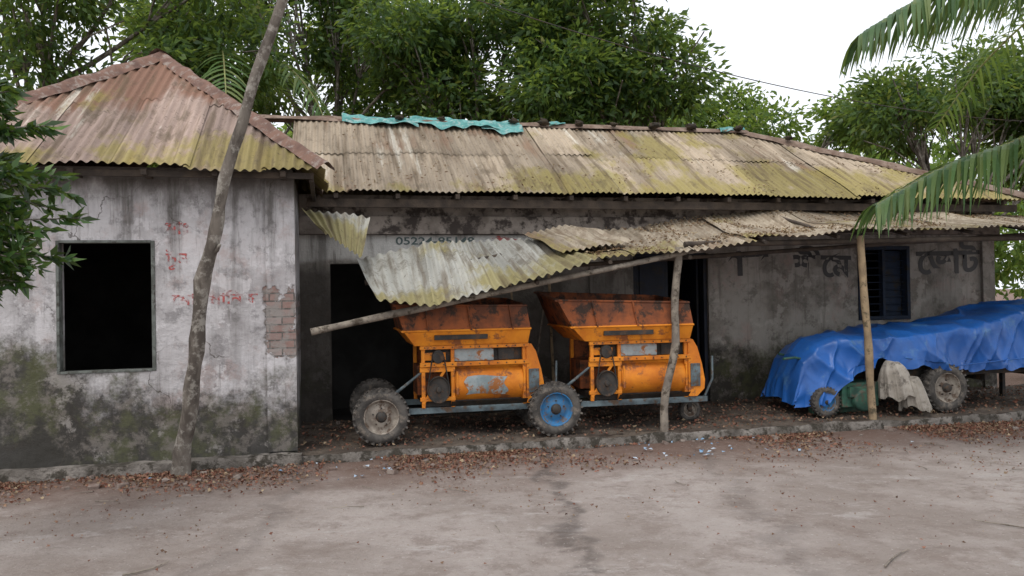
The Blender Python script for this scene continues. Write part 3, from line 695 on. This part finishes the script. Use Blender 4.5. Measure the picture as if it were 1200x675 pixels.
def tree(name,x,y,h,r0,blobs,nl,L,W,mat,bend=(0,0)):
    e=empty(name,Matrix.Identity(4)); mb=MB()
    pts=[(x+bend[0]*(k/8)**1.5+.06*math.sin(k*1.3+x),y+bend[1]*(k/8)+.05*math.cos(k*1.7),h*k/8-.1) for k in range(9)]
    mb.tube(pts,[r0*(1-.07*k) for k in range(9)],12,0,True,.12)
    for c,r,sq in blobs:
        b=Vector(pts[random.choice([5,6,7])]); c_=Vector(c); 
        pp=[b.lerp(c_,k/5)+Vector((.1*mn.noise(Vector((k,c_.x,0))),0,-.25*math.sin(math.pi*k/5)*.5)) for k in range(6)]
        mb.tube(pp,[r0*.36*(1-.15*k) for k in range(6)],7)
        for q_ in range(5):
            t_=c_+Vector([random.uniform(-1,1)*r*.8 for _ in range(3)])*1; mb.tube([pp[3],pp[3].lerp(t_,.5)+Vector((0,0,.12)),t_],[r0*.16,r0*.1,.012],5)
    mb.obj("trunk",M_bark,e); P,D,L_,W_=crown(blobs,nl,L,W); leaves_obj("foliage",P,D,L_,W_,mat,e)
def blobs(cx,cy,z0,z1,rx,n_,rmin=.7,rmax=1.3):
    return [((cx+random.uniform(-rx,rx),cy+random.uniform(-1.3,1.3),random.uniform(z0,z1)),random.uniform(rmin,rmax),random.uniform(.6,.85)) for i in range(n_)]
tree("mango_tree",-8.1,13.2,6,.15,blobs(-7.4,13.6,5.0,7.6,2.9,14,.6,1.2),15000,.17,.06,M_dk,(.5,0))
tree("mango_tree",-3.6,16.5,5.5,.14,blobs(-3.9,16.4,5.4,8.6,2.3,14,.6,1.15),15000,.18,.065,M_dk)
tree("mango_tree",-.6,15.6,5.5,.14,blobs(-.6,15.8,4.9,8.0,2.0,14,.6,1.15),18000,.18,.065,M_dk)
tree("mango_tree",2.3,15.2,5.5,.14,blobs(2.1,15.4,4.9,7.9,1.6,14,.6,1.15),18000,.18,.065,M_dk,(.4,0))
tree("mango_tree",9.0,16.0,4,.13,blobs(9.8,16.4,3.9,5.9,2.4,12,.6,1.05),15000,.17,.06,M_dk)
tree("jackfruit_tree",5.9,18.5,4.5,.12,blobs(5.9,18.7,4.0,6.2,2.2,12,.6,1.05),14000,.17,.075,M_lt)
tree("jackfruit_tree",-6.2,19,6,.12,blobs(-6.4,19,3.5,8.5,2.8,14,.6,1.2),13000,.2,.08,M_lt)
tree("jackfruit_tree",.8,20,6,.12,blobs(.0,20,4.5,9.5,3.4,14,.6,1.2),13000,.2,.08,M_lt)
tree("mango_tree",12.5,17.5,6,.14,blobs(12.8,17.5,4.5,8.0,2.0,11),12000,.19,.065,M_dk)
tree("hedge_shrub",11.3,12.8,1.2,.05,blobs(11.3,13.6,.6,2.4,1.8,9,.6,.9),7000,.15,.06,M_lt)
bl=[]
for i in range(90):
    X=random.uniform(-30,34); Y=random.uniform(27,36); top=8.2 if not 6<X*30/Y<15 else 6.8
    bl.append(((X,Y,random.uniform(1.2,top)),random.uniform(1.1,2.1),.8))
P,D,L_,W_=crown(bl,80000,.34,.14); leaves_obj("distant_trees",P,D,L_,W_,M_lt)

# slender leaning tree in front of the wing
st=empty("slender_tree",Matrix.Identity(4)); mb=MB()
ctrl=[(-3.03,7.24,-.08),(-3.01,7.24,.05),(-2.93,7.2,.42),(-2.86,7.15,.80),(-2.80,7.1,1.25),(-2.70,7.05,1.76),(-2.58,7.0,2.2),(-2.47,6.95,2.64),(-2.31,6.92,3.1),(-2.18,6.9,3.51),(-1.92,6.85,4.14),(-1.5,6.7,5.1),(-1.2,6.5,6.2),(-1.0,6.4,7.2)]
rad=[.10,.088,.070,.066,.062,.066,.055,.050,.047,.045,.043,.04,.034,.02]
pts=[];rr=[]
for i in range(len(ctrl)-1):
    for k in range(4): u=k/4; pts.append(Vector(ctrl[i]).lerp(Vector(ctrl[i+1]),u)+Vector((.035*mn.noise(Vector(((i+u)*.9,0,0))),0,0))); rr.append((rad[i]*(1-u)+rad[i+1]*u)*(1+.22*mn.noise(Vector(((i+u)*1.9,3,3)))))
mb.tube(pts,rr,16,0,True,.12)
mb.tube([pts[22],pts[22]+Vector((.08,-.03,.05)),pts[22]+Vector((.11,-.04,.10))],[.03,.02,.014],8)
cr=[((-1.2,6.8,7.0),1.1,.7),((-2.2,7.3,7.4),.9,.7),((-.2,7.0,7.6),.9,.7)]
for c,r,_ in cr: mb.tube([ctrl[11],Vector(ctrl[11]).lerp(Vector(c),.5),c],[.04,.03,.015],7)
mb.obj("trunk",M_bark,st); P,D,L_,W_=crown(cr,3500,.16,.06); leaves_obj("foliage",P,D,L_,W_,M_dk,st)

# overhanging left sapling
sp=empty("mango_sapling",Matrix.Identity(4)); mb=MB()
mb.tube([(-3.85,5.0,-.1),(-3.8,5.0,.9),(-3.75,5.0,1.7),(-3.7,5.0,2.6),(-3.75,5.05,3.4)],[.05,.045,.04,.03,.015],10)
P=[];D=[]
for i in range(120):
    a=random.uniform(-1.5,1.5); h=random.uniform(1.7,3.0); rch=random.uniform(.3,1.0)*(1.0 if 1.9<h<2.8 else .75)
    b=Vector((-3.75,5.0,h-.2)); tip=b+Vector((math.cos(a)*rch,math.sin(a)*rch,random.uniform(.0,.35)-.12*rch)); mid=b.lerp(tip,.5)+Vector((0,0,.08)); mb.tube([b,mid,tip],[.012,.008,.004],5)
    for k in range(34):
        u=random.uniform(.3,1)**.6; q_=b.lerp(mid,u*2) if u<.5 else mid.lerp(tip,u*2-1); P.append(q_); D.append(Vector((math.cos(a),math.sin(a),-.25))*.8+Vector([random.gauss(0,.6) for _ in range(3)]))
P=np.array(P);D=unit(np.array(D));n_=len(P); mb.obj("stem",M_bark,sp)
leaves_obj("foliage",P,D,np.random.uniform(.07,.145,n_),np.random.uniform(.028,.048,n_),leaf_mat("glossy_leaf",[(0,(.018,.045,.018)),(.6,(.035,.085,.025)),(.92,(.07,.15,.035)),(1,(.18,.28,.05))],.3,.3,(.25,.33,.03),.5),sp)

# palms
def frond(mb,pts,ll,nl=46,droop=.8,wd=.035):
    pts=[Vector(p) for p in pts]; n_=len(pts)
    def at(u):
        x=u*(n_-1); i=min(int(x),n_-2); f=x-i
        p0=pts[max(i-1,0)];p1=pts[i];p2=pts[i+1];p3=pts[min(i+2,n_-1)]
        return .5*((2*p1)+(p2-p0)*f+(2*p0-5*p1+4*p2-p3)*f*f+(3*p1-p0-3*p2+p3)*f**3)
    rach=[at(k/24) for k in range(25)]; mb.tube(rach,[.022*(1-.8*k/24)+.003 for k in range(25)],6,1)
    for k in range(nl):
        u=.12+.88*k/nl; p=at(u); t=(at(min(1,u+.02))-at(max(0,u-.02))).normalized(); sd=t.cross(Vector((0,0,1))).normalized()
        L=ll*(.45+.55*math.sin(math.pi*min(1,(u*.85+.12))))*random.uniform(.8,1.12)
        for sg in (-1,1):
            d0=(sd*sg*.8+t*random.uniform(.4,.7)+Vector((0,0,random.uniform(0,.2)))).normalized(); q_=p.copy(); vs=[]; nseg=6; dr=droop*random.uniform(.6,1.4)
            for j in range(nseg+1):
                f=j/nseg; dd=(d0+Vector((0,0,-1))*dr*f*2.2).normalized()
                wv=t*1.0 - dd*t.dot(dd); wv.normalize()
                w2=wd*.5*(1-f**2)*(.6+.4*min(1,f*4))+.001
                vs+= [q_-wv*w2,q_+wv*w2]; q_=q_+dd*L/nseg
            mb.add(vs,[(2*j,2*j+1,2*j+3,2*j+2) for j in range(nseg)],0,False)
M_rach=simple("rachis",(.25,.28,.10),(.18,.17,.07),6,.6)
cp=empty("coconut_palm",Matrix.Identity(4)); mb=MB()
c0=Vector((8.2,7.6,3.9))
mb2=MB(); mb2.tube([(8.4,7.7,-.1),(8.35,7.7,1),(8.25,7.65,2.2),(8.2,7.6,3.2),(8.2,7.6,3.95)],[.24,.19,.16,.16,.12],14,0,True,.08); mb2.obj("trunk",M_bark,cp)
frond(mb,[c0,(7.0,7.55,3.95),(5.9,7.5,3.45),(4.78,7.5,2.97),(4.06,7.5,2.72),(3.42,7.5,2.38)],.90,110,1.35,.042)
frond(mb,[c0,(7.1,7.3,4.8),(5.6,7.1,4.75),(4.46,7.0,4.36),(3.71,7.0,4.16),(3.10,7.0,3.82)],.86,120,1.5,.042)
frond(mb,[c0,(7.2,7.7,4.9),(6.0,7.9,5.05),(5.1,8.0,4.75),(4.3,8.1,4.35)],.85,100,1.3,.042)
frond(mb,[c0,(7.0,7.0,4.9),(5.8,6.6,5.0),(4.7,6.3,4.5),(3.9,6.1,4.0)],.8,100,1.4,.042)
frond(mb,[c0,(7.4,8.4,4.9),(6.9,9.6,5.2),(6.5,10.8,4.7),(6.2,11.7,3.9)],.8,50,.8)
frond(mb,[c0,(8.9,8.6,5),(9.6,9.8,5.1),(10.2,11,4.5)],.8,46,.8)
frond(mb,[c0,(9.2,7,4.8),(10.6,6.4,4.6),(11.6,6,3.6)],.8,46,.8)
frond(mb,[c0,(7.9,6.4,4.9),(7.6,5.2,5.1),(7.4,4.2,4.5)],.8,46,.8)
mb.obj("fronds",[M_palm,M_rach],cp)
cp=empty("coconut_palm",Matrix.Identity(4)); mb=MB(); c0=Vector((-5.2,14.4,4.6))
for k in range(9):
    a=k*.7+.2; rch=random.uniform(1.6,2.2); dx,dy=math.cos(a),math.sin(a)
    frond(mb,[c0,c0+Vector((dx*rch*.35,dy*rch*.35,.9)),c0+Vector((dx*rch*.75,dy*rch*.75,1.0)),c0+Vector((dx*rch*1.1,dy*rch*1.1,.3)),c0+Vector((dx*rch*1.25,dy*rch*1.25,-.4))],.7,34,.7,.05)
mb.obj("fronds",[leaf_mat("young_palm_leaf",[(0,(.07,.15,.05)),(.6,(.12,.22,.07)),(1,(.22,.28,.1))],.5,.4,TC),M_rach],cp); mb2=MB(); mb2.tube([(-5.2,14.4,-.1),(-5.2,14.4,2.5),c0],[.2,.15,.12],12); mb2.obj("trunk",M_bark,cp)

mb=MB(); a=Vector((-2.5,10,6.1)); b=Vector((7,14,4.7)); mb.tube([a.lerp(b,k/20)+Vector((0,0,-.9*4*(k/20)*(1-k/20)*.3)) for k in range(-8,29)],.008,5); mb.obj("overhead_cable",M_steel)
print("done")
